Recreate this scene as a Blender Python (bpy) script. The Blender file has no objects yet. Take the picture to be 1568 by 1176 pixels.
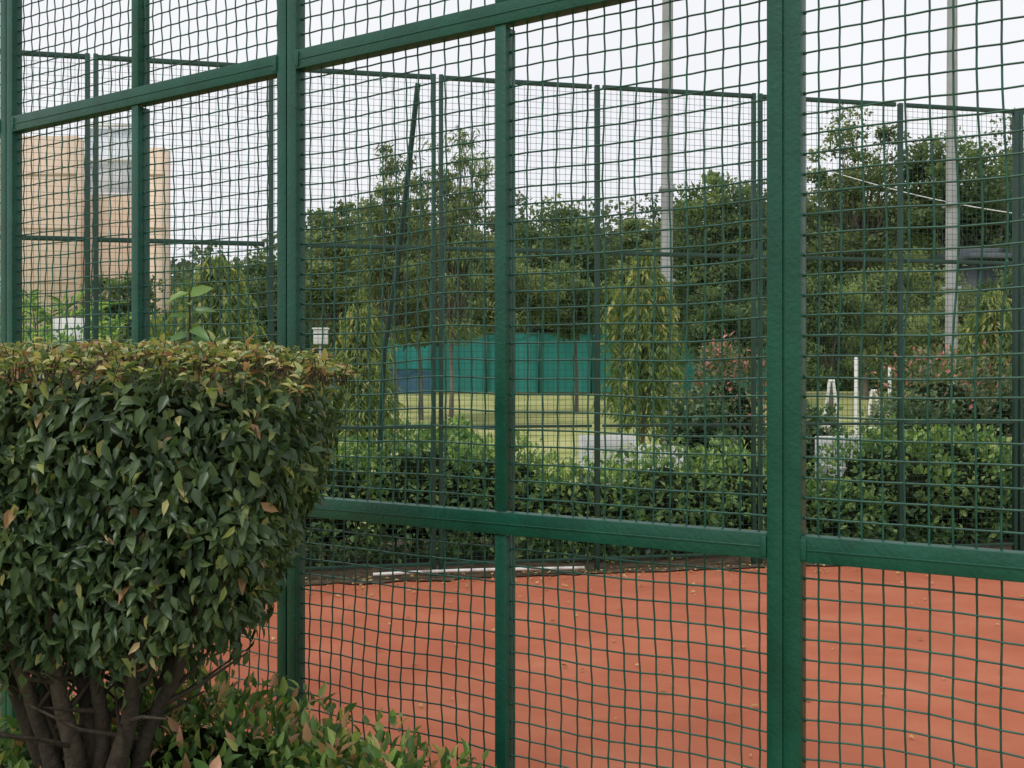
import bpy, bmesh, math
import numpy as np
from mathutils import Vector, noise
rng = np.random.default_rng(7)
F = 1600.0; CX = 784.0; CY = 588.0; H = 1.6
sc = bpy.context.scene
def at(x, y, z):
    return np.array([(x-CX)/F*z, z, H-(y-CY)/F*z])
def gz(y):
    return float(np.clip((y-12.5)/37.5, 0, 1))*1.25

# ---------------------------------------------------------------- materials
def newmat(name):
    m = bpy.data.materials.new(name); m.use_nodes = True
    nt = m.node_tree; nt.nodes.clear()
    out = nt.nodes.new('ShaderNodeOutputMaterial')
    return m, nt, out
def ramp(nt, stops, fac):
    r = nt.nodes.new('ShaderNodeValToRGB')
    el = r.color_ramp.elements
    while len(el) < len(stops): el.new(0.5)
    for e, (p, c) in zip(el, stops):
        e.position = p; e.color = (*c, 1)
    nt.links.new(fac, r.inputs['Fac'])
    return r.outputs['Color']
def noise_n(nt, scale, detail=4, rough=.5, stretch=None):
    tc = nt.nodes.new('ShaderNodeTexCoord')
    n = nt.nodes.new('ShaderNodeTexNoise')
    n.inputs['Scale'].default_value = scale; n.inputs['Detail'].default_value = detail
    n.inputs['Roughness'].default_value = rough
    if stretch:
        mp = nt.nodes.new('ShaderNodeMapping'); mp.inputs['Scale'].default_value = stretch
        nt.links.new(tc.outputs['Object'], mp.inputs['Vector']); nt.links.new(mp.outputs[0], n.inputs['Vector'])
    else:
        nt.links.new(tc.outputs['Object'], n.inputs['Vector'])
    return n.outputs['Fac']
def surf(name, stops, scale=5, rough=.7, bump=0.0, bscale=60, stretch=None, metallic=0, detail=5, spec=.5):
    m, nt, out = newmat(name)
    p = nt.nodes.new('ShaderNodeBsdfPrincipled')
    col = ramp(nt, stops, noise_n(nt, scale, detail, .6, stretch))
    nt.links.new(col, p.inputs['Base Color'])
    p.inputs['Roughness'].default_value = rough
    p.inputs['Metallic'].default_value = metallic
    p.inputs['Specular IOR Level'].default_value = spec
    if bump:
        b = nt.nodes.new('ShaderNodeBump'); b.inputs['Strength'].default_value = bump
        b.inputs['Distance'].default_value = .01
        nt.links.new(noise_n(nt, bscale, 4), b.inputs['Height']); nt.links.new(b.outputs[0], p.inputs['Normal'])
    nt.links.new(p.outputs[0], out.inputs[0])
    return m
def leafmat(name, stops, rough=.5, trans=.3, spec=.4, k=1.0, ds=.10):
    m, nt, out = newmat(name)
    a = nt.nodes.new('ShaderNodeAttribute'); a.attribute_name = 'rnd'
    def adj(c):
        l = .25*c[0]+.65*c[1]+.1*c[2]
        return tuple(min(.8, (v*(1-ds)+l*ds)*k) for v in c)
    stops = [(p_, adj(col_)) for p_, col_ in stops]
    col = ramp(nt, stops, a.outputs['Fac'])
    if spec > 0:
        p = nt.nodes.new('ShaderNodeBsdfPrincipled'); nt.links.new(col, p.inputs['Base Color'])
        p.inputs['Roughness'].default_value = rough; p.inputs['Specular IOR Level'].default_value = spec
    else:
        p = nt.nodes.new('ShaderNodeBsdfDiffuse'); nt.links.new(col, p.inputs['Color'])
    t = nt.nodes.new('ShaderNodeBsdfTranslucent')
    h = nt.nodes.new('ShaderNodeMix'); h.data_type = 'RGBA'; h.blend_type = 'MULTIPLY'
    h.inputs[0].default_value = 1; h.inputs[7].default_value = (1.5, 1.6, .8, 1)
    nt.links.new(col, h.inputs[6]); nt.links.new(h.outputs[2], t.inputs['Color'])
    mx = nt.nodes.new('ShaderNodeMixShader'); mx.inputs[0].default_value = trans
    nt.links.new(p.outputs[0], mx.inputs[1]); nt.links.new(t.outputs[0], mx.inputs[2])
    nt.links.new(mx.outputs[0], out.inputs[0])
    return m

M_paint = surf('green_paint', [(.3, (.003, .052, .034)), (.62, (.005, .078, .051)), (.72, (.008, .092, .06)), (.78, (.03, .07, .045)), (.82, (.09, .06, .035))], 9, .42, .22, 90, detail=10, spec=.4)
M_paint2 = surf('green_paint_dark', [(.3, (.004, .034, .024)), (.7, (.008, .055, .038))], 6, .5)  # darker green for the far fence and leaning pole
M_wire = surf('green_wire', [(.3, (.003, .05, .034)), (.7, (.008, .095, .064))], 12, .45)
M_wire2 = surf('far_wire', [(.3, (.004, .036, .026)), (.7, (.008, .06, .042))], 3, .5)
M_clay = surf('clay', [(.28, (.35, .104, .058)), (.5, (.41, .132, .074)), (.66, (.45, .16, .092)), (.8, (.53, .24, .16))], 1.3, .95, .35, 120, detail=12, spec=.1)
M_grass = surf('lawn', [(.3, (.19, .23, .07)), (.5, (.34, .36, .14)), (.7, (.46, .44, .22))], .6, .95, .3, 30, detail=10, spec=.1)
M_soil = surf('soil', [(.35, (.03, .02, .013)), (.55, (.08, .055, .03)), (.7, (.16, .10, .06))], 9, .95, .8, 30, detail=10)
M_bark = surf('bark', [(.3, (.022, .017, .012)), (.7, (.085, .062, .045))], 22, .9, .8, 60, (1, 1, .25))
M_bark2 = surf('bark_grey', [(.3, (.07, .06, .05)), (.7, (.2, .17, .14))], 6, .9, .5, 20, (1, 1, .3))
M_conc = surf('pole_concrete', [(.3, (.28, .29, .30)), (.7, (.40, .41, .42))], 3, .8, .3, 30)
M_white = surf('white_plastic', [(.3, (.74, .75, .76)), (.7, (.86, .86, .86))], 3, .4)
M_kerb = surf('white_pipe_paint', [(.35, (.22, .2, .17)), (.5, (.6, .6, .58)), (.7, (.75, .75, .73))], 7, .6)
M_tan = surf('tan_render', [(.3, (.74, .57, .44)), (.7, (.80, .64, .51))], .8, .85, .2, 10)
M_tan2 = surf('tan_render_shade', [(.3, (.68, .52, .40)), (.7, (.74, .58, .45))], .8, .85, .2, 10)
M_glass = surf('window_glass', [(.3, (.62, .68, .74)), (.7, (.72, .77, .82))], 1, .2)
M_trim = surf('pale_trim', [(.3, (.66, .66, .66)), (.7, (.75, .75, .75))], 1, .6)
M_teal = surf('windscreen_cloth', [(.3, (.012, .17, .15)), (.7, (.022, .25, .22))], .9, .8, .4, 3, (1, 1, .2))
M_blue = surf('blue_cloth', [(.3, (.03, .10, .18)), (.7, (.05, .15, .24))], .9, .8)
M_shed = surf('dark_sheet', [(.3, (.05, .065, .075)), (.7, (.10, .12, .135))], 1.5, .6)
M_core = surf('bush_shade', [(.3, (.008, .012, .005)), (.7, (.025, .03, .013))], 15, 1, 1, 25, spec=0)  # near-black: shade inside the foliage is put into the colour
M_gcore = surf('grove_shade', [(.3, (.03, .05, .026)), (.5, (.055, .09, .042)), (.7, (.10, .14, .06))], 1.2, 1, 1, 3, spec=0, detail=12)  # dark green: shade deep in the grove is put into the colour

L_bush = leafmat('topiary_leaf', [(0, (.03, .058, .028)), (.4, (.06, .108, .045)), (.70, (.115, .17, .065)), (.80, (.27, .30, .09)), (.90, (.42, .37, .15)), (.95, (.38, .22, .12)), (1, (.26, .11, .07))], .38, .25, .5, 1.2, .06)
L_low = leafmat('shrub_leaf', [(0, (.035, .08, .025)), (.5, (.08, .17, .045)), (.8, (.21, .32, .07)), (.93, (.44, .42, .12)), (1, (.42, .22, .12))], .35, .3, .5, 1.35, .08)
L_hedge = leafmat('hedge_leaf', [(0, (.045, .10, .035)), (.5, (.11, .21, .06)), (.85, (.28, .40, .11)), (1, (.45, .50, .18))], .5, .35, .3, 1.4)
L_dark = leafmat('shrub_dark_leaf', [(0, (.03, .06, .03)), (.6, (.075, .13, .06)), (1, (.17, .23, .11))], .5, .3, .3, 1.4)
L_flower = leafmat('shrub_flower_leaf', [(0, (.05, .09, .045)), (.45, (.11, .16, .07)), (.68, (.18, .20, .10)), (.74, (.42, .14, .14)), (1, (.6, .22, .22))], .5, .3, .3, 1.25)
L_tree = leafmat('tree_leaf', [(0, (.045, .075, .035)), (.5, (.095, .145, .06)), (1, (.20, .27, .10))], .6, .35, 0, 1.25, .15)  # extra greying puts distance haze into the leaf colour, here and below
L_tree2 = leafmat('tree_leaf_pale', [(0, (.07, .10, .045)), (.5, (.15, .20, .08)), (1, (.27, .32, .14))], .6, .38, 0, 1.18, .15)
L_far = leafmat('treeline_leaf', [(0, (.055, .08, .055)), (.5, (.10, .14, .08)), (1, (.19, .245, .13))], .7, .35, 0, 1.3, .15)  # bluish and greyed: distance haze is put into the leaf colour
L_ash = leafmat('ashoka_leaf', [(0, (.05, .10, .03)), (.5, (.13, .20, .05)), (.8, (.29, .32, .09)), (1, (.46, .38, .13))], .45, .36, .3, 1.2, .08)
L_litter = leafmat('litter_leaf', [(0, (.25, .12, .05)), (.5, (.45, .30, .10)), (1, (.6, .48, .22))], .7, .1, 0)

# ---------------------------------------------------------------- mesh helpers
def mesh_np(name, V, loops, totals, mats, rnd=None, matidx=None, smooth=False):
    me = bpy.data.meshes.new(name)
    V = np.asarray(V, np.float32).reshape(-1, 3)
    me.vertices.add(len(V)); me.vertices.foreach_set('co', V.ravel())
    loops = np.asarray(loops, np.int32); totals = np.asarray(totals, np.int32)
    me.loops.add(len(loops)); me.loops.foreach_set('vertex_index', loops)
    me.polygons.add(len(totals))
    st = np.concatenate([[0], np.cumsum(totals)[:-1]]).astype(np.int32)
    me.polygons.foreach_set('loop_start', st); me.polygons.foreach_set('loop_total', totals)
    if smooth: me.polygons.foreach_set('use_smooth', np.ones(len(totals), bool))
    for m in (mats if isinstance(mats, list) else [mats]): me.materials.append(m)
    if matidx is not None: me.polygons.foreach_set('material_index', np.asarray(matidx, np.int32))
    if rnd is not None:
        a = me.attributes.new('rnd', 'FLOAT', 'FACE'); a.data.foreach_set('value', np.asarray(rnd, np.float32))
    me.update(calc_edges=True); me.validate()
    ob = bpy.data.objects.new(name, me); sc.collection.objects.link(ob)
    return ob
def norm(a):
    return a/np.maximum(np.linalg.norm(a, axis=1, keepdims=True), 1e-9)
T_LEAF = (np.array([(0,0,0),(0,.35,-.0),(0,.7,-.03),(0,1,-.12),(-.5,.30,.12),(-.36,.66,.07),(.5,.30,.12),(.36,.66,.07)]),
          [(0,1,4),(1,2,5,4),(2,3,5),(0,6,1),(1,6,7,2),(2,7,3)])
T_MID = (np.array([(0,0,0),(.5,.38,.1),(0,1,-.1),(-.5,.38,.1),(0,.5,0)]), [(0,1,4),(1,2,4),(2,3,4),(3,0,4)])
T_CARD = (np.array([(0,0,0),(.5,.42,.06),(0,1,-.05),(-.5,.42,.06)]), [(0,1,2),(0,2,3)])
def leaves(name, P, D, N, L, W, rnd, mat, tmpl=T_CARD):
    tv, tf = tmpl; n = len(P); k = len(tv)
    D = norm(D); S = norm(np.cross(D, N)); N = np.cross(S, D)
    L = np.broadcast_to(np.asarray(L, float), (n,)); W = np.broadcast_to(np.asarray(W, float), (n,))
    V = P[:, None, :] + L[:, None, None]*(tv[None, :, 0:1]*W[:, None, None]*S[:, None, :] + tv[None, :, 1:2]*D[:, None, :] + tv[None, :, 2:3]*N[:, None, :])
    fl = np.concatenate([np.array(f) for f in tf]); ft = np.array([len(f) for f in tf])
    loops = (fl[None, :] + (np.arange(n)*k)[:, None]).ravel()
    return mesh_np(name, V.reshape(-1, 3), loops, np.tile(ft, n), mat, rnd=np.repeat(rnd, len(tf)))
def tubes_data(paths, radii, sides=5):
    VV = []; LL = []; off = 0
    ang = np.arange(sides)*2*math.pi/sides
    for p, r in zip(paths, radii):
        p = np.asarray(p, float); n = len(p)
        r = np.broadcast_to(np.asarray(r, float), (n,))
        t = norm(np.gradient(p, axis=0))
        ref = np.array([0, 0, 1.]) if abs(t[:, 2]).mean() < .8 else np.array([1., 0, 0])
        a = norm(np.cross(t, ref)); b = np.cross(t, a)
        ring = p[:, None, :] + r[:, None, None]*(np.cos(ang)[None, :, None]*a[:, None, :] + np.sin(ang)[None, :, None]*b[:, None, :])
        VV.append(ring.reshape(-1, 3))
        i = np.arange(n-1)[:, None]*sides; j = np.arange(sides)[None, :]; j2 = (j+1) % sides
        q = np.stack([i+j, i+j2, i+sides+j2, i+sides+j], -1).reshape(-1, 4)
        LL.append(q+off); off += n*sides
    V = np.concatenate(VV); Q = np.concatenate(LL)
    return V, Q
def tubes(name, paths, radii, mat, sides=5, smooth=True):
    V, Q = tubes_data(paths, radii, sides)
    return mesh_np(name, V, Q.ravel(), np.full(len(Q), 4), mat, smooth=smooth)
BF = [(0,1,3,2),(4,6,7,5),(0,4,5,1),(2,3,7,6),(0,2,6,4),(1,5,7,3)]
def boxes(name, blist, mats, frame=None, bevel=0, idx=None):
    V = []; Fc = []
    for k, b in enumerate(blist):
        for x in b[0:2]:
            for y in b[2:4]:
                for z in b[4:6]: V.append((x, y, z))
        Fc += [tuple(8*k+i for i in f) for f in BF]
    V = np.array(V, float)
    if frame:
        O, d, n = frame
        V = O + V[:, 0:1]*d + V[:, 1:2]*n + V[:, 2:3]*np.array([0, 0, 1.])
    mi = None if idx is None else np.repeat(idx, 6)
    ob = mesh_np(name, V, np.array(Fc).ravel(), np.full(len(Fc), 4), mats, matidx=mi)
    bm = bmesh.new(); bm.from_mesh(ob.data); bmesh.ops.recalc_face_normals(bm, faces=bm.faces); bm.to_mesh(ob.data); bm.free()
    if bevel:
        md = ob.modifiers.new('bevel', 'BEVEL'); md.width = bevel; md.segments = 2; md.limit_method = 'ANGLE'
    return ob
def group(name, children, loc=(0, 0, 0)):
    e = bpy.data.objects.new(name, None); e.empty_display_size = .2
    sc.collection.objects.link(e)
    for c, nm in children:
        c.parent = e; c.name = nm
    return e
def nz(p, s, o=0): return noise.noise(Vector((p[0]*s+o, p[1]*s, p[2]*s)))

# ---------------------------------------------------------------- world + sun
SE, SR = math.radians(58), math.radians(215)
w = bpy.data.worlds.new('World'); sc.world = w; w.use_nodes = True
nt = w.node_tree; nt.nodes.clear()
wo = nt.nodes.new('ShaderNodeOutputWorld'); bg = nt.nodes.new('ShaderNodeBackground')
sky = nt.nodes.new('ShaderNodeTexSky'); sky.sky_type = 'NISHITA'; sky.sun_disc = False
sky.sun_elevation = SE; sky.sun_rotation = SR; sky.dust_density = 4; sky.air_density = 1.2
tc = nt.nodes.new('ShaderNodeTexCoord'); cn = nt.nodes.new('ShaderNodeTexNoise')
cn.inputs['Scale'].default_value = 2.2; cn.inputs['Detail'].default_value = 5
nt.links.new(tc.outputs['Generated'], cn.inputs['Vector'])
cl = ramp(nt, [(.3, (.82, .83, .87)), (.7, (.89, .895, .91))], cn.outputs['Fac'])
sm = nt.nodes.new('ShaderNodeMix'); sm.data_type = 'RGBA'; sm.blend_type = 'MULTIPLY'; sm.inputs[0].default_value = 1
sm.inputs[7].default_value = (11.4, 11.4, 11.4, 1); nt.links.new(cl, sm.inputs[6])
mx = nt.nodes.new('ShaderNodeMix'); mx.data_type = 'RGBA'; mx.inputs[0].default_value = .93
nt.links.new(sky.outputs[0], mx.inputs[6]); nt.links.new(sm.outputs[2], mx.inputs[7])
nt.links.new(mx.outputs[2], bg.inputs['Color']); bg.inputs['Strength'].default_value = .1
nt.links.new(bg.outputs[0], wo.inputs[0])
sl = bpy.data.lights.new('sun', 'SUN'); sl.energy = 1.4; sl.angle = math.radians(14); sl.color = (1, .96, .88)
so = bpy.data.objects.new('sun', sl); sc.collection.objects.link(so)
sd = Vector((math.cos(SE)*math.sin(SR), math.cos(SE)*math.cos(SR), math.sin(SE)))
so.rotation_euler = sd.to_track_quat('Z', 'Y').to_euler(); so.location = (0, 0, 20)
cam = bpy.data.cameras.new('camera'); co = bpy.data.objects.new('camera', cam); sc.collection.objects.link(co)
cam.lens = F/1568*36; cam.sensor_width = 36; cam.clip_end = 6000; cam.clip_start = .05
co.location = (0, 0, H); co.rotation_euler = (math.radians(90), 0, 0); sc.camera = co
sc.view_settings.view_transform = 'Standard'; sc.view_settings.look = 'None'; sc.view_settings.exposure = 0

# ---------------------------------------------------------------- frames
TH = math.atan(2517/F)
dN = np.array([-math.sin(TH), math.cos(TH), 0]); nN = np.array([math.cos(TH), math.sin(TH), 0])
ON = np.array([.5907, 2.272, 0])
A = np.array([-3.79, 8.05, 0]); B = np.array([4.81, 9.81, 0])
dF = (B-A)/np.linalg.norm(B-A); nF = np.array([-dF[1], dF[0], 0]); OF = A
def fx_far(x):
    k = (x-CX)/F
    return (k*A[1]-A[0])/(dF[0]-k*dF[1])
Mx = np.array([[dN[0], -dF[0]], [dN[1], -dF[1]]]); sol = np.linalg.solve(Mx, (A-ON)[:2]); SNE = sol[0]; SFE = sol[1]

# ---------------------------------------------------------------- ground
ys = [-300, 0, 12.5, 25, 37.5, 50, 200, 4000]; xs = [-3000, -60, 0, 60, 3000]
V = [(x, y, gz(y)-.02) for y in ys for x in xs]; Q = []
for j in range(len(ys)-1):
    for i in range(len(xs)-1):
        a = j*len(xs)+i; Q += [a, a+1, a+1+len(xs), a+len(xs)]
mesh_np('ground', V, Q, np.full(len(Q)//4, 4), M_grass)
cor = ON+dN*SNE
far_end = OF+dF*22
n_end = ON-dN*9
def poly(name, pts, z, mat):
    V = [(p[0], p[1], z) for p in pts]
    return mesh_np(name, V, list(range(len(V))), [len(V)], mat)
poly('clay_court', [n_end, far_end, cor], -.012, M_clay)
N_ = 260; t = np.linspace(SFE, 22, N_)
e0 = [OF+dF*s+nF*(-.12-.18*abs(noise.noise(Vector((s*1.7, 0, 3))))-.07*noise.noise(Vector((s*9, 0, 1)))) for s in t]
e1 = [OF+dF*s+nF*2.6 for s in t]
V = [(p[0], p[1], .0) for p in e0]+[(p[0], p[1], .02) for p in e1]
Q = [];
for i in range(N_-1): Q += [i, i+1, N_+i+1, N_+i]
mesh_np('soil_bed', V, Q, np.full(N_-1, 4), M_soil)

P = []
for i in range(1500):
    s = rng.uniform(-3, 12); b = rng.random()
    off = -abs(rng.exponential(.3)) if b < .82 else -rng.uniform(0, 6)
    p = OF+dF*s+nF*(off+.1); p[2] = .003; P.append(p)
P = np.array(P); D = rng.normal(size=P.shape); D[:, 2] = .05; N = rng.normal(size=P.shape)*.3; N[:, 2] = 1
leaves('leaf_litter', P, D, N, rng.uniform(.02, .05, len(P)), .55, rng.random(len(P)), L_litter, T_LEAF)

# ---------------------------------------------------------------- near fence
posts = [-6*.724, -5*.724, -4*.724, -3*.724, -2*.724, -.724, 0, .735, 1.485, 2.172, 2.894]
while posts[-1] < SNE-.5: posts.append(posts[-1]+.7236)
main = lambda i: (i % 2 == 0)
RN = [.12, 1.244, 2.547, 4.10]
bl = []
for i, s in enumerate(posts):
    if main(i):
        bl += [(s+.003, s+.038, 0, .006, -.02, 4.15), (s-.037, s-.002, 0, .006, -.02, 4.15),
               (s-.037, s-.032, .006, .040, -.02, 4.15), (s+.033, s+.038, .006, .040, -.02, 4.15), (s-.002, s+.003, .004, .03, -.02, 4.15)]
    else:
        for a, b in zip(RN[:-1], RN[1:]):
            bl += [(s-.014, s+.019, .003, .009, a+.030, b-.030), (s-.014, s-.009, .009, .050, a+.034, b-.034)]
for r in RN:
    for i in range(0, len(posts)-2, 2):
        a, b = posts[i]+.0385, posts[i+2]-.0375
        bl += [(a, b, -.001, .005, r-.028, r+.028), (a, b, .005, .040, r-.028, r-.023), (a, b, .005, .040, r+.023, r+.028),
               (a, b, -.003, -.001, r-.003, r+.001)]
for i, s in enumerate(posts):
    if main(i):
        for r in RN:
            bl += [(s-.050, s-.0375, -.004, .004, r-.022, r+.022), (s+.0385, s+.052, -.004, .004, r-.022, r+.022)]
frame_ob = boxes('f', bl, M_paint, (ON, dN, nN), bevel=.0016)
cell = .0440
pa = np.array(posts)
def win(s, z):
    i = np.clip(np.searchsorted(pa, s)-1, 0, len(pa)-2)
    ts = np.clip((s-pa[i])/(pa[i+1]-pa[i]), 0, 1)
    rr = np.array(RN); j = np.clip(np.searchsorted(rr, z)-1, 0, len(rr)-2)
    tz = np.clip((z-rr[j])/(rr[j+1]-rr[j]), 0, 1)
    return np.sin(np.pi*ts)*np.sin(np.pi*tz), i, j
rA = rng.normal(size=(64, 8, 6))
def warp(s, z):
    wv, i, j = win(s, z)
    c = rA[i, j]
    ds = wv*(.009*c[..., 0]*np.sin(z*4+c[..., 1]) + .004*np.sin(z*11+c[..., 2]*3+s*3))
    dz = wv*(.007*c[..., 3]*np.sin(s*5+c[..., 4]*2) + .003*np.sin(s*13+z*5+c[..., 1]))
    dn = wv*(.010*c[..., 5]+.005*np.sin(s*7+z*3))
    return ds, dz, dn
def wirenet(name, O, d, n, sa, sb, za, zb, cell, rad, noff, mat, posts_, crimp=.0018, seg=2, dowarp=True, sides=5):
    paths = []
    vs = []
    for a, b in zip(posts_[:-1], posts_[1:]):
        k = max(1, round((b-a)/cell)); vs += [a+(b-a)*(i+.5)/k for i in range(k)]
    vs = [v for v in vs if sa < v < sb]
    hz = np.arange(za, zb, cell)
    for q, s in enumerate(vs):
        z = np.arange(za, zb, cell/seg); ss = np.full_like(z, s) + rng.normal()*.0012
        o = crimp*np.cos(np.arange(len(z))*math.pi/seg*1.0 + math.pi*(q % 2))
        ds, dz, dn = warp(ss, z) if dowarp else (0, 0, 0)
        zz = z+dz
        paths.append(O+(ss+ds)[:, None]*d+(noff+o+dn)[:, None]*n+zz[:, None]*np.array([0, 0, 1.]))
    for q, z in enumerate(hz):
        s = np.arange(sa, sb, cell/seg); zz = np.full_like(s, z) + rng.normal()*.0012
        o = -crimp*np.cos(np.arange(len(s))*math.pi/seg + math.pi*(q % 2))
        ds, dz, dn = warp(s, zz) if dowarp else (0, 0, 0)
        paths.append(O+(s+ds)[:, None]*d+(noff+o+dn)[:, None]*n+(zz+dz)[:, None]*np.array([0, 0, 1.]))
    return tubes(name, paths, [rad]*len(paths), mat, sides)
net = wirenet('n', ON, dN, nN, posts[2], SNE, .12, 4.08, cell, .0024, .028, M_wire, posts)
tb = []
for i, s in enumerate(posts):
    for z in np.arange(.12+cell, 4.08, cell):
        e = .033 if main(i) else .010
        tb += [(s-e-.008, s-e-.004, .025, .031, z-.003, z+.003)]
tab = boxes('t', tb, M_wire, (ON, dN, nN))
group('court_fence', [(frame_ob, 'steel_frame'), (net, 'wire_mesh'), (tab, 'mesh_tabs')])

# ---------------------------------------------------------------- far fence
fp = [fx_far(x) for x in (140, 415, 670, 915, 1160, 1380, 1560)]
while fp[-1] < 16: fp.append(fp[-1]+1.38)
pre = [];
s = fp[0]-1.45
while s > SFE+.3: pre.append(s); s -= 1.45
fp = sorted(pre)+fp; npre = len(pre)
RF = [.10, 1.24, 2.73, 4.155]
bl = []
for i, s in enumerate(fp):
    if (i-npre) % 2 == 0:
        bl += [(s-.048, s-.014, -.006, .034, -.02, 4.18), (s+.014, s+.048, -.006, .034, -.02, 4.18)]
    else:
        bl += [(s-.020, s+.020, -.004, .036, -.02, 4.17)]
for r in RF:
    hh = .018 if r > 2 else .012
    for a, b in zip([SFE]+fp[:-1], fp):
        bl += [(a+.049, b-.049, -.002, .03, r-hh, r+hh)]
ff = boxes('f2', bl, M_paint2, (OF, dF, nF), bevel=.002)
fn = wirenet('n2', OF, dF, nF, SFE, fp[-1], .1, 4.15, .0452*1.12, .0016, .015, M_wire2, fp, crimp=0, seg=.5, dowarp=False, sides=4)
group('court_fence', [(ff, 'steel_frame_far'), (fn, 'wire_mesh_far')])
p0 = at(640, 128, 8.95); p1 = at(610, 400, 9.2); p2 = at(588, 540, 9.35); p3 = at(574, 760, 9.5); p3[2] = 0.0
tubes('leaning_pole', [[p0, p1, p2, p3]], [.024], M_paint2, 10)
pp = [OF+dF*s+nF*(-.10+.012*math.sin(s*3))+np.array([0, 0, .05+.01*math.sin(s*2.3)]) for s in np.linspace(fx_far(570), fx_far(890), 30)]
tubes('water_pipe', [pp], [.014], M_kerb, 10)

# ---------------------------------------------------------------- topiary bush (foreground left)
def bush_pts(c, h, n, e=4, depth=.2, lump=.07, ls=5, taper=0, seed=0, up=False):
    r_ = np.random.default_rng(seed)
    v = r_.normal(size=(n, 3)); v = norm(v)
    rr = (np.abs(v)**e).sum(1)**(-1/e)
    u = v*rr[:, None]
    g = norm(np.sign(v)*np.abs(v)**(e-1)/h)
    lum = np.array([nz(a, ls*.4, seed) + .5*nz(a, ls, seed+9) + .35*nz(a, ls*2.2, seed+4) for a in u])
    dp = r_.random(n)**1.6*depth
    u2 = u*(1+lump*lum-dp)[:, None]
    sc_ = 1-taper*(0.5-0.5*u2[:, 2:3])
    P = np.array(c)+u2*h*np.concatenate([sc_, sc_, np.ones_like(sc_)], 1)
    return P, g, dp/depth, u2, r_
bc = np.array([-.965, 2.32, 1.355]); bh = np.array([.585, .40, .310])
P, g, dp, u, r_ = bush_pts(bc, bh, 25000, 5, .28, .11, 5, .30, 3)
n = len(P)
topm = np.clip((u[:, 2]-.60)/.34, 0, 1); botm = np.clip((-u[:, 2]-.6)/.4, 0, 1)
P[:, 2] -= botm*r_.random(n)**2*.11
clump = np.array([nz(a, 9, 77) for a in P])
D = np.array([0, 0, -1.])*(1-topm)[:, None]*.9 + g*(.5+.3*topm[:, None]) + r_.normal(size=(n, 3))*.68
Nn = g*1.0 + np.array([0, 0, .55]) + r_.normal(size=(n, 3))*.65
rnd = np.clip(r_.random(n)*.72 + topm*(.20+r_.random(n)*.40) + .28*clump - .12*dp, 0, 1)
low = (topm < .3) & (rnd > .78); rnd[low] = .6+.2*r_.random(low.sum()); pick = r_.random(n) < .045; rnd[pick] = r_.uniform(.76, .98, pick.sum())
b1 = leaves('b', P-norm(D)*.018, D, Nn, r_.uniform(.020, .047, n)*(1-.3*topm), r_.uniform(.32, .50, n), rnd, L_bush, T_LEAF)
k = 1200; th = r_.uniform(-1, 1, (k, 2)); Pb = np.stack([bc[0]+th[:, 0]*bh[0]*.99, bc[1]+th[:, 1]*bh[1]*.99, np.full(k, bc[2]+bh[2]*.96)-.04*np.abs(th[:, 0])**7-.05*np.abs(th[:, 1])**5], 1)
PP = []; DD = []; paths = []
for p in Pb:
    dr = np.array([r_.normal()*.35, r_.normal()*.35, 1]); L = r_.uniform(.008, .038)
    paths.append([p-dr*.02, p+dr*L*.5, p+dr*L])
    for q in range(5):
        PP.append(p+dr*L*r_.uniform(.2, 1)); DD.append([r_.normal(), r_.normal(), r_.uniform(-.1, .9)])
PP = np.array(PP); DD = np.array(DD)
b2 = leaves('b', PP, DD, np.array([0, 0, 1.])+r_.normal(size=PP.shape)*.4, r_.uniform(.015, .030, len(PP)), .45, r_.uniform(.62, .99, len(PP)), L_bush, T_LEAF)
b2t = tubes('b', paths, [.0012]*len(paths), M_bark, 4)
def core(name, c, h, f, taper, e=4, mat=M_core):  # added solid blob, dark like the shaded inside of a bush
    nu, nv = 40, 24; V = []; Q = []
    for j in range(nv+1):
        ph = -math.pi/2+math.pi*j/nv
        for i in range(nu):
            a = 2*math.pi*i/nu
            v = np.array([math.cos(ph)*math.cos(a), math.cos(ph)*math.sin(a), math.sin(ph)])
            r = (np.abs(v)**e).sum()**(-1/e); uu = v*r*f*(1+.08*nz(v, 4))
            s_ = 1-taper*(.5-.5*uu[2]); V.append(np.array(c)+uu*h*np.array([s_, s_, 1]))
    for j in range(nv):
        for i in range(nu):
            Q += [j*nu+i, j*nu+(i+1) % nu, (j+1)*nu+(i+1) % nu, (j+1)*nu+i]
    return mesh_np(name, np.array(V), Q, np.full(len(Q)//4, 4), mat)
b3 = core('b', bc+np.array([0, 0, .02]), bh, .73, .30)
base = np.array([-.90, 2.26, 0.]); paths = []; rad = []
tips = [(-.62, 2.2, 1.2), (-.72, 2.1, 1.18), (-.84, 2.15, 1.2), (-.95, 2.1, 1.2), (-1.08, 2.12, 1.2), (-1.2, 2.25, 1.2), (-.78, 2.4, 1.2), (-1.0, 2.42, 1.2), (-.66, 2.32, 1.2), (-.9, 2.2, 1.2), (-1.12, 2.3, 1.2)]
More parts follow.
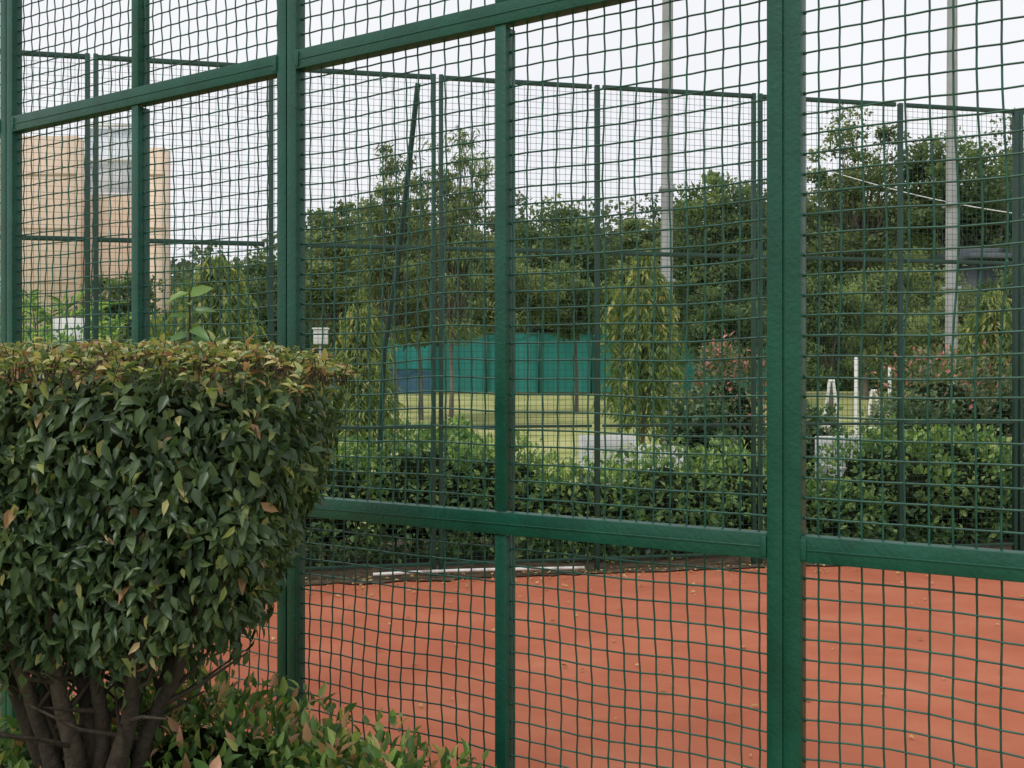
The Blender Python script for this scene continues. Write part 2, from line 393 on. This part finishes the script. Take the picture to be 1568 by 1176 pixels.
for i, tpt in enumerate(tips):
    tpt = np.array(tpt); b0 = base+np.array([(tpt[0]-base[0])*.12, (tpt[1]-base[1])*.15, 0])
    m1 = b0+(tpt-b0)*np.array([.12, .12, .5]); m2 = b0+(tpt-b0)*np.array([.4, .4, .74])
    pts = [b0, m1, m2, tpt]
    tt = np.linspace(0, 1, 14); C = []
    for t_ in tt:
        x = t_*3; a = min(int(x), 2); f = x-a
        C.append(np.array(pts[a])*(1-f)+np.array(pts[a+1])*f + .008*np.array([math.sin(t_*19+i), math.cos(t_*15+i*2), 0]))
    paths.append(C); rad.append(np.linspace(.036 if i % 2 else .028, .010, 14))
    for q in range(9):
        o = C[8+q % 6]; e = o+np.array([r_.normal()*.10, r_.normal()*.1, r_.uniform(.05, .16)])
        paths.append([o, (o+e)/2+r_.normal(size=3)*.01, e]); rad.append(np.array([.006, .004, .002]))
b4 = tubes('b', paths, rad, M_bark, 9)
group('topiary_bush', [(b1, 'leaves'), (b2, 'new_shoots'), (b2t, 'shoot_stems'), (b3, 'shade_filler'), (b4, 'trunks')])

base = np.array([-.86, 2.74, 0.]); tip = at(290, 448, 2.74)
st = [base, np.array([-.84, 2.74, 1.2]), (tip+np.array([-.84, 2.74, 1.4]))/2, tip]
PP = []; DD = []
for k in range(26):
    f = k/25; p = np.array([-.84, 2.74, 1.5])*(1-f)+tip*f; a = k*2.4
    PP.append(p); DD.append([math.cos(a), math.sin(a)*.7, r_.uniform(-.45, .5)])
PP = np.array(PP); DD = np.array(DD)
sp1 = leaves('s', PP, DD, np.array([0, -.8, 1.])+r_.normal(size=PP.shape)*.35, r_.uniform(.045, .09, len(PP)), .42, r_.uniform(.3, .75, len(PP)), L_low, T_LEAF)
sp2 = tubes('s', [st], [np.array([.008, .006, .004, .002])], M_bark, 6)
group('sapling', [(sp1, 'leaves'), (sp2, 'stem')])

def shrub(name, c, h, n, e, L, W, mat, taper=0, seed=1, lump=.15, up=.5, corescale=.75, tmpl=T_LEAF, rb=0., tipadd=.3):
    P, g, dp, u, r2 = bush_pts(np.array(c), np.array(h), n, e, .25, lump, 6, taper, seed)
    D = g*.7+np.array([0, 0, up])+r2.normal(size=P.shape)*.6
    N = g+np.array([0, 0, .6])+r2.normal(size=P.shape)*.5
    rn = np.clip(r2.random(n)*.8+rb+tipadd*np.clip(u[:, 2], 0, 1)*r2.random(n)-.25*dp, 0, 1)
    a = leaves('s', P, D, N, r2.uniform(L*.6, L*1.1, n), r2.uniform(W*.8, W*1.15, n), rn, mat, tmpl)
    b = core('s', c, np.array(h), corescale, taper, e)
    c_ = np.array(c); st = []
    for q in range(7):
        o = np.array([c_[0]+r2.normal()*h[0]*.25, c_[1]+r2.normal()*h[1]*.2, gz(c_[1])-.02]); t_ = c_+r2.normal(size=3)*np.array(h)*.4
        st.append([o, (o+t_)/2+r2.normal(size=3)*.03, t_])
    d = tubes('s', st, [np.array([.02, .015, .008])*max(.5, h[2])]*7, M_bark, 6)
    return group(name, [(a, 'leaves'), (b, 'shade_filler'), (d, 'stems')])
shrub('low_shrub', (-.78, 2.44, .46), (.42, .28, .41), 7500, 2.8, .046, .42, L_low, seed=11, tipadd=.7)
shrub('low_shrub', (-.36, 2.36, .40), (.34, .24, .385), 5200, 2.5, .046, .42, L_low, seed=12, tipadd=.7, lump=.25)
shrub('low_shrub', (-1.25, 2.35, .42), (.38, .30, .40), 4200, 2.5, .050, .42, L_low, seed=13)
shrub('low_shrub', (-.55, 1.90, .42), (.36, .22, .41), 4200, 2.5, .060, .44, L_low, seed=14, rb=.20, lump=.25)
shrub('low_shrub', (-.85, 1.80, .44), (.26, .20, .39), 3000, 2.5, .060, .44, L_low, seed=15, rb=.20, lump=.25)

# ---------------------------------------------------------------- planting behind the far fence
s = SFE+.5; i = 0
sg0, sg1 = fx_far(880), fx_far(1010); sg2, sg3 = fx_far(1270), fx_far(1345)
while s < 14:
    r3 = np.random.default_rng(100+i)
    hh = r3.uniform(.46, .62); off = r3.uniform(.72, .95)
    if sg0-.2 < s < sg1+.2 or sg2-.1 < s < sg3+.1: hh *= .68; off = .62
    p = OF+dF*s+nF*off
    shrub('hedge_shrub', (p[0], p[1], hh*.98), (.62, .5 if hh > .44 else .36, hh), 2300, 2.4, .085, .55, L_hedge, seed=100+i, lump=.34, rb=r3.uniform(-.12, .14), tmpl=T_MID, corescale=.66)
    s += r3.uniform(.65, .95); i += 1
def shrub_at(name, x, ytop, z, hw, n, L, mat, seed, W=.5, e=2.3, rb=0, up=.3, tmpl=T_MID):
    p = at(x, ytop, z); g0 = gz(z); hz_ = (p[2]-g0)/2
    shrub(name, (p[0], z, g0+hz_), (hw, hw*.8, hz_), n, e, L, W, mat, seed=seed, lump=.34, rb=rb, up=up, corescale=.6, tmpl=tmpl)
shrub_at('flowering_shrub', 1110, 528, 11.8, .52, 4200, .08, L_flower, 201, rb=.03)
shrub_at('flowering_shrub', 1440, 535, 12.0, .75, 4500, .08, L_flower, 202, rb=.0)
shrub_at('flowering_shrub', 1560, 555, 11.8, .6, 3600, .08, L_flower, 203, rb=-.1)
shrub_at('round_leaf_shrub', 1068, 605, 11.0, .36, 2200, .09, L_dark, 204, W=.8)
shrub_at('round_leaf_shrub', 1400, 612, 11.2, .5, 2600, .09, L_dark, 205, W=.7)
shrub_at('round_leaf_shrub', 690, 645, 11.3, .5, 2200, .08, L_hedge, 206, W=.7)
shrub_at('round_leaf_shrub', 40, 505, 12.5, .9, 3500, .09, L_hedge, 207, W=.6)
shrub_at('round_leaf_shrub', 1660, 560, 11.5, .7, 3000, .08, L_dark, 208, W=.6)
shrub_at('round_leaf_shrub', 1240, 625, 13.5, .5, 2600, .09, L_dark, 209, W=.6)

def ashoka(x, ytop, z, hw, n, seed, bot=.3, L=.2):
    r2 = np.random.default_rng(seed); tp = at(x, ytop, z); g0 = gz(z); ht = tp[2]-g0
    X0 = np.array([tp[0], z, g0]); lx, ly = r2.normal()*.05, r2.normal()*.05
    X0[0] -= lx*ht
    PP = []; DD = []; RR = []
    nst = n//16
    for k in range(nst):
        f = r2.random(); z0 = ht*(bot+.12+(.88-bot)*(1-f)); a = r2.uniform(0, 2*math.pi)
        side = 1+.32*math.sin(a*2+seed)+.26*math.sin(a*3+f*9)
        rad_ = hw*(.22+.78*min(1, f*2.2)**.8)*(r2.random()**.45)*side
        c0 = r2.uniform(-.22, .22)
        ln = r2.uniform(.25, 1.0)*min(1, ht*.28)
        for q in range(16):
            t_ = q/15; p = X0+np.array([math.cos(a)*rad_*(.75+.25*min(1, t_*3))+lx*z0, math.sin(a)*rad_*(.75+.25*min(1, t_*3))+ly*z0, z0-ln*t_+.06*math.sin(math.pi*t_)])+r2.normal(size=3)*.03
            PP.append(p); DD.append([math.cos(a)*.3+r2.normal()*.5, math.sin(a)*.3+r2.normal()*.5, -1]); RR.append(np.clip(.40+c0+r2.normal()*.22+.15*(1-f), 0, 1))
    PP = np.array(PP); DD = np.array(DD)
    N = np.array([0, -1, .3])+r2.normal(size=PP.shape)*.8
    a1 = leaves('a', PP, DD, N, r2.uniform(L*.5, L*1.0, len(PP)), .25, np.array(RR), L_ash, T_MID)
    tr = [[X0, X0+np.array([lx*ht*.5+.03, ly*ht*.5, ht*.5]), X0+np.array([lx*ht, ly*ht, ht*.95])]]; rd = [np.array([.07, .05, .012])]
    for k in range(40):
        zz = ht*r2.uniform(bot, .95); a = r2.uniform(0, 6.28); rr_ = hw*.7*(1-(zz/ht-bot)/(1-bot)*.6)
        o = X0+np.array([lx*zz, ly*zz, zz]); tr.append([o, o+np.array([math.cos(a)*rr_*.6, math.sin(a)*rr_*.6, .02]), o+np.array([math.cos(a)*rr_, math.sin(a)*rr_, -.15])]); rd.append(np.array([.012, .008, .004]))
    a2 = tubes('a', tr, rd, M_bark2, 6)
    group('weeping_ashoka_tree', [(a1, 'foliage'), (a2, 'trunk')])
ashoka(985, 388, 15.5, .58, 6600, 301)
ashoka(335, 388, 15, .58, 5600, 302)
ashoka(550, 465, 14, .40, 4600, 303, bot=.2, L=.16)
ashoka(1520, 445, 14.5, .55, 5600, 304, L=.18)
ashoka(235, 480, 16, .5, 3000, 306)

def palm(x, ytop, z, seed):
    r2 = np.random.default_rng(seed); tp = at(x, ytop, z); g0 = gz(z); PP = []; DD = []; LL = []; st = []; rd = []
    c = np.array([tp[0], z, g0+.5*(tp[2]-g0)])
    for k in range(16):
        a = r2.uniform(0, 6.28); el = r2.uniform(.5, 1.4); ln = (tp[2]-g0)*.55
        path = []
        for q in range(10):
            t_ = q/9; path.append(c+np.array([math.cos(a)*math.cos(el)*ln*t_, math.sin(a)*math.cos(el)*ln*t_, ln*(math.sin(el)*t_-.35*t_*t_)]))
        st.append(path); rd.append(np.linspace(.012, .003, 10))
        for q in range(2, 10):
            for sg in (-1, 1):
                PP.append(path[q]); dd = np.array([-math.sin(a)*sg, math.cos(a)*sg, 0])*.7+(path[q]-path[q-1])/np.linalg.norm(path[q]-path[q-1])
                DD.append(dd+np.array([0, 0, -.15])); LL.append(.3*r2.uniform(.7, 1))
    PP = np.array(PP); DD = np.array(DD)
    l = leaves('p', PP, DD, np.array([0, 0, 1.])+r2.normal(size=PP.shape)*.3, np.array(LL), .12, r2.random(len(PP)), L_hedge, T_LEAF)
    tk = tubes('p', [[np.array([c[0], z, g0-.02]), c]]+st, [np.array([.09, .07])]+rd, M_bark2, 7)
    group('palm_plant', [(l, 'fronds'), (tk, 'trunk')])
palm(60, 380, 14, 401); palm(130, 410, 15, 402); palm(10, 400, 15.5, 403); palm(180, 450, 16, 404)

# ---------------------------------------------------------------- larger trees
def tree(name, x, ytop, ybot, z, hwpx, seed, mat=L_tree, nc=42, per=170, L=.16, droop=0., cr=.30, W=.55):
    r2 = np.random.default_rng(seed); px = z/F
    tp = at(x, ytop, z); bt = at(x, ybot, z); g0 = gz(z)
    hw = hwpx*px; hh = (tp[2]-bt[2])/2; c = np.array([tp[0], z, bt[2]+hh])
    v = norm(r2.normal(size=(nc, 3))); rr = r2.random(nc)**.42*.92
    C = c+v*rr[:, None]*np.array([hw, hw*.8, hh])
    crr = min(hw, hh)*cr*r2.uniform(.5, 1.25, nc)
    PP = []; RR = []
    for k in range(nc):
        q = norm(r2.normal(size=(per, 3)))*(r2.random((per, 1))**.5)
        PP.append(C[k]+q*crr[k]*np.array([1.3, 1.3, .7])); RR.append(np.clip(r2.normal(.44, .2)+r2.normal(size=per)*.15+q[:, 2]*.18, 0, 1))
    PP = np.concatenate(PP); RR = np.concatenate(RR); D = r2.normal(size=PP.shape)+np.array([0, 0, -droop]); N = r2.normal(size=PP.shape)*.7+np.array([0, -.4, 1])
    f = leaves('t', PP, D, N, r2.uniform(L*.6, L*1.2, len(PP)), W, RR, mat)
    tb_ = np.array([c[0]+r2.normal()*hw*.1, z, g0-.05]); fork = np.array([c[0], z, bt[2]+hh*.3])
    R0 = max(.06, hw*.04); st = [[tb_, (tb_+fork)/2+np.array([R0*.6, 0, 0]), fork]]; rd = [np.array([R0*1.3, R0, R0*.8])]
    for k in range(nc):
        m = (fork+C[k])/2+np.array([0, 0, -hh*.08])+r2.normal(size=3)*hw*.04; st.append([fork, m, C[k]]); rd.append(np.array([R0*.5, R0*.28, R0*.08]))
    tk = tubes('t', st, rd, M_bark2, 6)
    group(name, [(f, 'foliage'), (tk, 'trunk')])
tree('broadleaf_tree', 1320, 150, 440, 42, 118, 501, L_tree2, 84, 140, .21, cr=.23)
tree('broadleaf_tree', 1500, 165, 470, 40, 130, 502, L_tree, 100, 160, .23, cr=.25)
tree('broadleaf_tree', 1640, 150, 470, 44, 120, 503, L_tree, 70, 150, .26)
tree('broadleaf_tree', 1095, 250, 540, 38, 90, 504, L_tree, 95, 170, .21, cr=.28)
tree('broadleaf_tree', 1005, 302, 540, 44, 65, 505, L_tree2, 50, 150, .24)
tree('bamboo_tree', 690, 175, 560, 26, 78, 506, L_tree2, 105, 75, .19, droop=1.2, W=.25, cr=.27)
tree('bamboo_tree', 600, 200, 560, 27, 68, 507, L_tree2, 100, 75, .19, droop=1.2, W=.25, cr=.27)
tree('broadleaf_tree', 510, 300, 560, 34, 66, 508, L_tree2, 60, 150, .20)
tree('broadleaf_tree', 850, 308, 540, 50, 110, 509, L_tree, 90, 160, .28)
tree('broadleaf_tree', 400, 388, 580, 36, 75, 510, L_tree, 50, 150, .20)
tree('broadleaf_tree', 1230, 290, 560, 44, 80, 511, L_tree, 70, 150, .24)
tree('broadleaf_tree', 760, 370, 520, 32, 95, 512, L_tree2, 70, 140, .2, droop=.8, W=.35)
tree('broadleaf_tree', 640, 400, 530, 30, 75, 513, L_tree2, 60, 140, .2, droop=.8, W=.35)
tree('broadleaf_tree', 190, 410, 570, 30, 70, 514, L_tree, 44, 140, .18)
tree('broadleaf_tree', 1110, 430, 590, 30, 70, 515, L_tree, 60, 140, .2, droop=.8, W=.35)
tree('broadleaf_tree', 880, 400, 520, 34, 70, 516, L_tree, 50, 140, .2, droop=.8, W=.35)
tree('broadleaf_tree', 1380, 370, 610, 33, 95, 517, L_tree2, 95, 140, .2, droop=1, W=.35)
tree('broadleaf_tree', 1560, 400, 610, 33, 80, 518, L_tree, 70, 140, .2, droop=1, W=.4)
tree('broadleaf_tree', 1270, 400, 600, 24, 70, 519, L_tree, 70, 140, .14, droop=1, W=.35)
tree('broadleaf_tree', 1450, 430, 600, 25, 65, 520, L_tree2, 60, 140, .14, droop=1, W=.35)
def mass(name, z0, z1, tx, ty, yb, seed, step=26, per=90, L=(.28, .55), mat=L_far, R=1.25, back=True):
    r2 = np.random.default_rng(seed); PP = []; RR = []
    x = -500
    while x < 2100:
        yt = np.interp(x, tx, ty)+12*math.sin(x*.05+seed)+9*math.sin(x*.117+seed*2)
        y = yt+14
        while y < yb:
            z = r2.uniform(z0, z1); c = at(x+r2.normal()*step*.4, y+r2.normal()*step*.2, z)
            q = norm(r2.normal(size=(per, 3)))*r2.random((per, 1))**.5
            PP.append(c+q*np.array([1.2, 1., .75])*R*r2.uniform(.7, 1.25)); RR.append(np.clip(r2.normal(.42, .2)+r2.normal(size=per)*.14+q[:, 2]*.15, 0, 1))
            y += step*.8
        x += step
    PP = np.concatenate(PP); RR = np.concatenate(RR)
    f = leaves('m', PP, r2.normal(size=PP.shape), r2.normal(size=PP.shape)*.8+np.array([0, -.6, .8]), r2.uniform(L[0], L[1], len(PP)), .6, RR, mat)
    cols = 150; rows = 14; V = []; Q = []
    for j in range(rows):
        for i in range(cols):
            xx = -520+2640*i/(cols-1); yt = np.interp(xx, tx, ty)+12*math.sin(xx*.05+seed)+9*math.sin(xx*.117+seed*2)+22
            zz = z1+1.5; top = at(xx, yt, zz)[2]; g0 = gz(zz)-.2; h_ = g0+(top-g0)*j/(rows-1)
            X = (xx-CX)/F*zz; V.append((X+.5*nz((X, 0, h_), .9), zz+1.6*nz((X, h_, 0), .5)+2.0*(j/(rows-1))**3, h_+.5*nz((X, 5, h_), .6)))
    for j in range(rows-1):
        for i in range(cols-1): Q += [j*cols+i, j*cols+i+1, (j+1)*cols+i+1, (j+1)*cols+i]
    g = mesh_np('g', V, Q, np.full(len(Q)//4, 4), M_gcore, smooth=True)  # added dark backing sheet, standing for shade between the leaves
    group(name, [(f, 'foliage'), (g, 'shade_filler')])
mass('distant_tree_line', 60, 70, [-500, 0, 260, 420, 460, 560, 760, 800, 920, 960, 1010, 1165, 1230, 1400, 1568, 2100],
     [400, 415, 405, 405, 345, 325, 335, 325, 335, 330, 315, 290, 305, 290, 260, 260], 600, 9, R=1.35)
mass('tree_grove', 51, 56, [-500, 0, 300, 500, 600, 1000, 1200, 1568, 2100], [450, 450, 425, 400, 395, 400, 390, 385, 380], 600, 4, step=30, R=1.15, per=80, L=(.22, .45), mat=L_tree)

# ---------------------------------------------------------------- windscreen fence (teal)
def screen(name, xa, xb, z, ytop, mat, cols=120):
    a = at(xa, 0, z); b = at(xb, 0, z); g0 = gz(z); zt = at(0, ytop, z)[2]
    V = []; Q = []
    for j, hz_ in enumerate(np.linspace(g0+.05, zt, 7)):
        for i in range(cols):
            X = a[0]+(b[0]-a[0])*i/(cols-1)
            V.append((X, z+.05*math.sin(X*5)+.04*nz((X, j*.3, 0), 3), hz_+(.05*math.sin(X*2.1) if j == 6 else 0)))
    for j in range(6):
        for i in range(cols-1): Q += [j*cols+i, j*cols+i+1, (j+1)*cols+i+1, (j+1)*cols+i]
    m = mesh_np('s', V, Q, np.full(len(Q)//4, 4), mat)
    pl = []; X = a[0]
    while X <= b[0]+.01: pl.append((X-.04, X+.04, z-.2, z-.12, g0-.05, zt+.15)); X += 2.4
    pl.append((a[0], b[0], z-.12, z-.08, zt-.02, zt+.04))
    p = boxes('s', pl, M_paint)
    group(name, [(m, 'cloth'), (p, 'posts')])
screen('windscreen_fence', 585, 1180, 48, 511, M_teal)
screen('low_windscreen', 500, 665, 46, 566, M_blue, 50)

# ---------------------------------------------------------------- utility poles, cable
def pole(x, z, r0, r1, hgt):
    X = at(x, 0, z)[0]; g0 = gz(z)
    a = tubes('p', [[(X, z, g0-.05), (X, z, g0+hgt*.3), (X+.02, z, g0+hgt)]], [np.array([r0, r0*.8+r1*.2, r1])], M_conc, 14)
    bl = [(X-.012-r0, X+r0+.012, z-r0-.012, z+r0+.012, q, q+.05) for q in (g0+3.1, g0+4.6)]
    b = boxes('p', bl, M_conc, bevel=.005)
    c = boxes('p', [(X-.8, X+.8, z-r1-.08, z-r1-.02, g0+hgt-.5, g0+hgt-.4), (X-.7, X-.64, z-r1-.07, z-r1-.03, g0+hgt-.4, g0+hgt-.2), (X+.64, X+.7, z-r1-.07, z-r1-.03, g0+hgt-.4, g0+hgt-.2)], M_conc)
    group('utility_pole', [(a, 'shaft'), (b, 'clamps'), (c, 'cross_arm')])
pole(1021, 17, .105, .082, 9.5); pole(1457, 19, .115, .08, 10.5)
c0 = at(1270, 262, 30); c1 = at(1700, 345, 22)
tubes('overhead_cable', [[c0+(c1-c0)*t_-np.array([0, 0, .2*math.sin(math.pi*t_)]) for t_ in np.linspace(0, 1, 16)]], [.013], M_trim, 5)

# ---------------------------------------------------------------- building at left
def bx(xa, xb, yt, z, dep):
    a = at(xa, yt, z); b = at(xb, yt, z); return (a[0], b[0], z, z+dep, gz(z)-.1, a[2])
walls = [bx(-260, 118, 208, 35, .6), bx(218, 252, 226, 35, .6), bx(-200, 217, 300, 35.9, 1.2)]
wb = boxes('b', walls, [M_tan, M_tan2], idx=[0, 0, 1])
trim = []; gl = []; gr = []
for (x0, x1, y0, y1, z0, z1) in walls[:2]:
    for q in (3.2, 5.0, 6.8, 8.6): gr.append((x0-.02, x1+.02, y0-.03, y0-.004, q, q+.05))  # storey grooves, drawn as raised strips in the darker tan
for X, q in ((-17.2, 4.4), (-19.6, 4.4), (-19.6, 7.2), (-22.5, 2.2), (-22.5, 4.9), (-22.5, 7.5)):
    gl.append((X-.3, X+.3, 34.97, 34.99, q, q+.8)); trim.append((X-.38, X+.38, 34.86, 34.965, q-.1, q-.02))
g1 = at(118, 186, 36.5); g2 = at(190, 300, 36.5)
gl.append((g1[0], g2[0], 37.4, 39, 7.2, g1[2]))
for k in range(3):
    X = g1[0]+(g2[0]-g1[0])*k/2; trim.append((X-.05, X+.05, 37.32, 37.396, 7.6, g1[2]))
for q in np.linspace(8.3, g1[2], 3): trim.append((g1[0]-.06, g2[0]+.06, 37.24, 37.315, q, q+.12))
group('apartment_building', [(wb, 'walls'), (boxes('b', trim, M_trim), 'trim'), (boxes('b', gr, M_tan2), 'groove_strips'), (boxes('b', gl, M_glass), 'windows')])
def shed(xa, xb, yt, z):
    a = at(xa, yt, z); b = at(xb, yt, z); g0 = gz(z); L = []
    L.append((a[0], b[0], z, z+4, g0-.1, a[2]-.3))
    X = a[0]
    rib = []
    while X < b[0]: rib.append((X, X+.12, z-.06, z-.004, g0, a[2]-.32)); X += .45
    rf = [(a[0]-.3, b[0]+.3, z-.5, z+4.4, a[2]-.297, a[2]-.12), (a[0]-.3, b[0]+.3, z+.6, z+3.2, a[2]-.117, a[2]+.2)]
    dr = [(a[0]+1.2, a[0]+2.3, z-.09, z-.062, g0, g0+2.1)]
    group('storage_shed', [(boxes('s', L, M_shed), 'walls'), (boxes('s', rib, M_shed), 'wall_ribs'), (boxes('s', rf, M_shed, bevel=.03), 'roof'), (boxes('s', dr, M_trim), 'door')])
shed(1490, 1800, 385, 37)

# ---------------------------------------------------------------- small white things
def chair(x, z, ang, k=1.2):
    p = at(x, 0, z); g0 = gz(z); ca, sa = math.cos(ang), math.sin(ang)
    fr = (np.array([p[0], z, g0]), np.array([ca, sa, 0]), np.array([-sa, ca, 0]))
    L = [(-.24, .24, -.22, .22, .42, .45)]
    for X in (-.24, .20):
        for Y in (-.22, .18): L.append((X, X+.04, Y, Y+.04, 0, .42))
    for X in (-.24, .2): L.append((X, X+.04, .18, .22, .45, .92)); L.append((X-.01, X+.05, -.2, .17, .64, .67)); L.append((X, X+.04, -.2, -.16, .45, .64))
    L.append((-.2, .2, .185, .215, .80, .92)); L.append((-.2, .2, .185, .215, .50, .57))
    for q in range(5): L.append((-.185+q*.078, -.125+q*.078, .19, .21, .57, .80))
    L = [tuple(k*v for v in b) for b in L]
    boxes('garden_chair', L, M_white, fr, bevel=.006)
chair(940, 10.0, .15, 1.2); chair(1000, 10.6, -.5, 1.05); chair(1305, 10.7, .3, 1.15)
p = at(105, 487, 13.2)
group('notice_board', [(boxes('n', [(p[0]-.2, p[0]+.2, 13.2, 13.22, p[2]-.42, p[2])], M_white, bevel=.004), 'panel'),
      (boxes('n', [(p[0]-.2, p[0]-.17, 13.223, 13.25, 0, p[2]), (p[0]+.17, p[0]+.2, 13.223, 13.25, 0, p[2])], M_conc), 'legs')])
def post(x, yt, z, r):
    p = at(x, yt, z); tubes('white_post', [[(p[0], z, gz(z)-.02), (p[0], z, p[2]-.05), (p[0], z, p[2])]], [np.array([r, r, r*.6])], M_white, 8)
post(1311, 545, 18, .035); post(1362, 560, 17, .03)
def aframe(x, z, h):
    p = at(x, 0, z); g0 = gz(z)
    tubes('a_frame_stand', [[(p[0]-.22, z, g0), (p[0]-.03, z, g0+h)], [(p[0]+.22, z, g0), (p[0]+.03, z, g0+h)], [(p[0]-.12, z, g0+h*.5), (p[0]+.12, z, g0+h*.5)], [(p[0]-.05, z, g0+h), (p[0]+.05, z, g0+h)]], [.026]*4, M_white, 6)
aframe(1273, 17, 1.5); aframe(1338, 18, 1.3)
p = at(492, 505, 18)
group('junction_box', [(boxes('j', [(p[0]-.12, p[0]+.12, 17.9, 18.0, p[2]-.25, p[2]), (p[0]-.14, p[0]+.14, 17.88, 18.02, p[2]+.002, p[2]+.03)], M_trim, bevel=.01), 'box'),
      (boxes('j', [(p[0]-.03, p[0]+.03, 17.93, 17.97, 0, p[2]-.252)], M_conc), 'stand')])
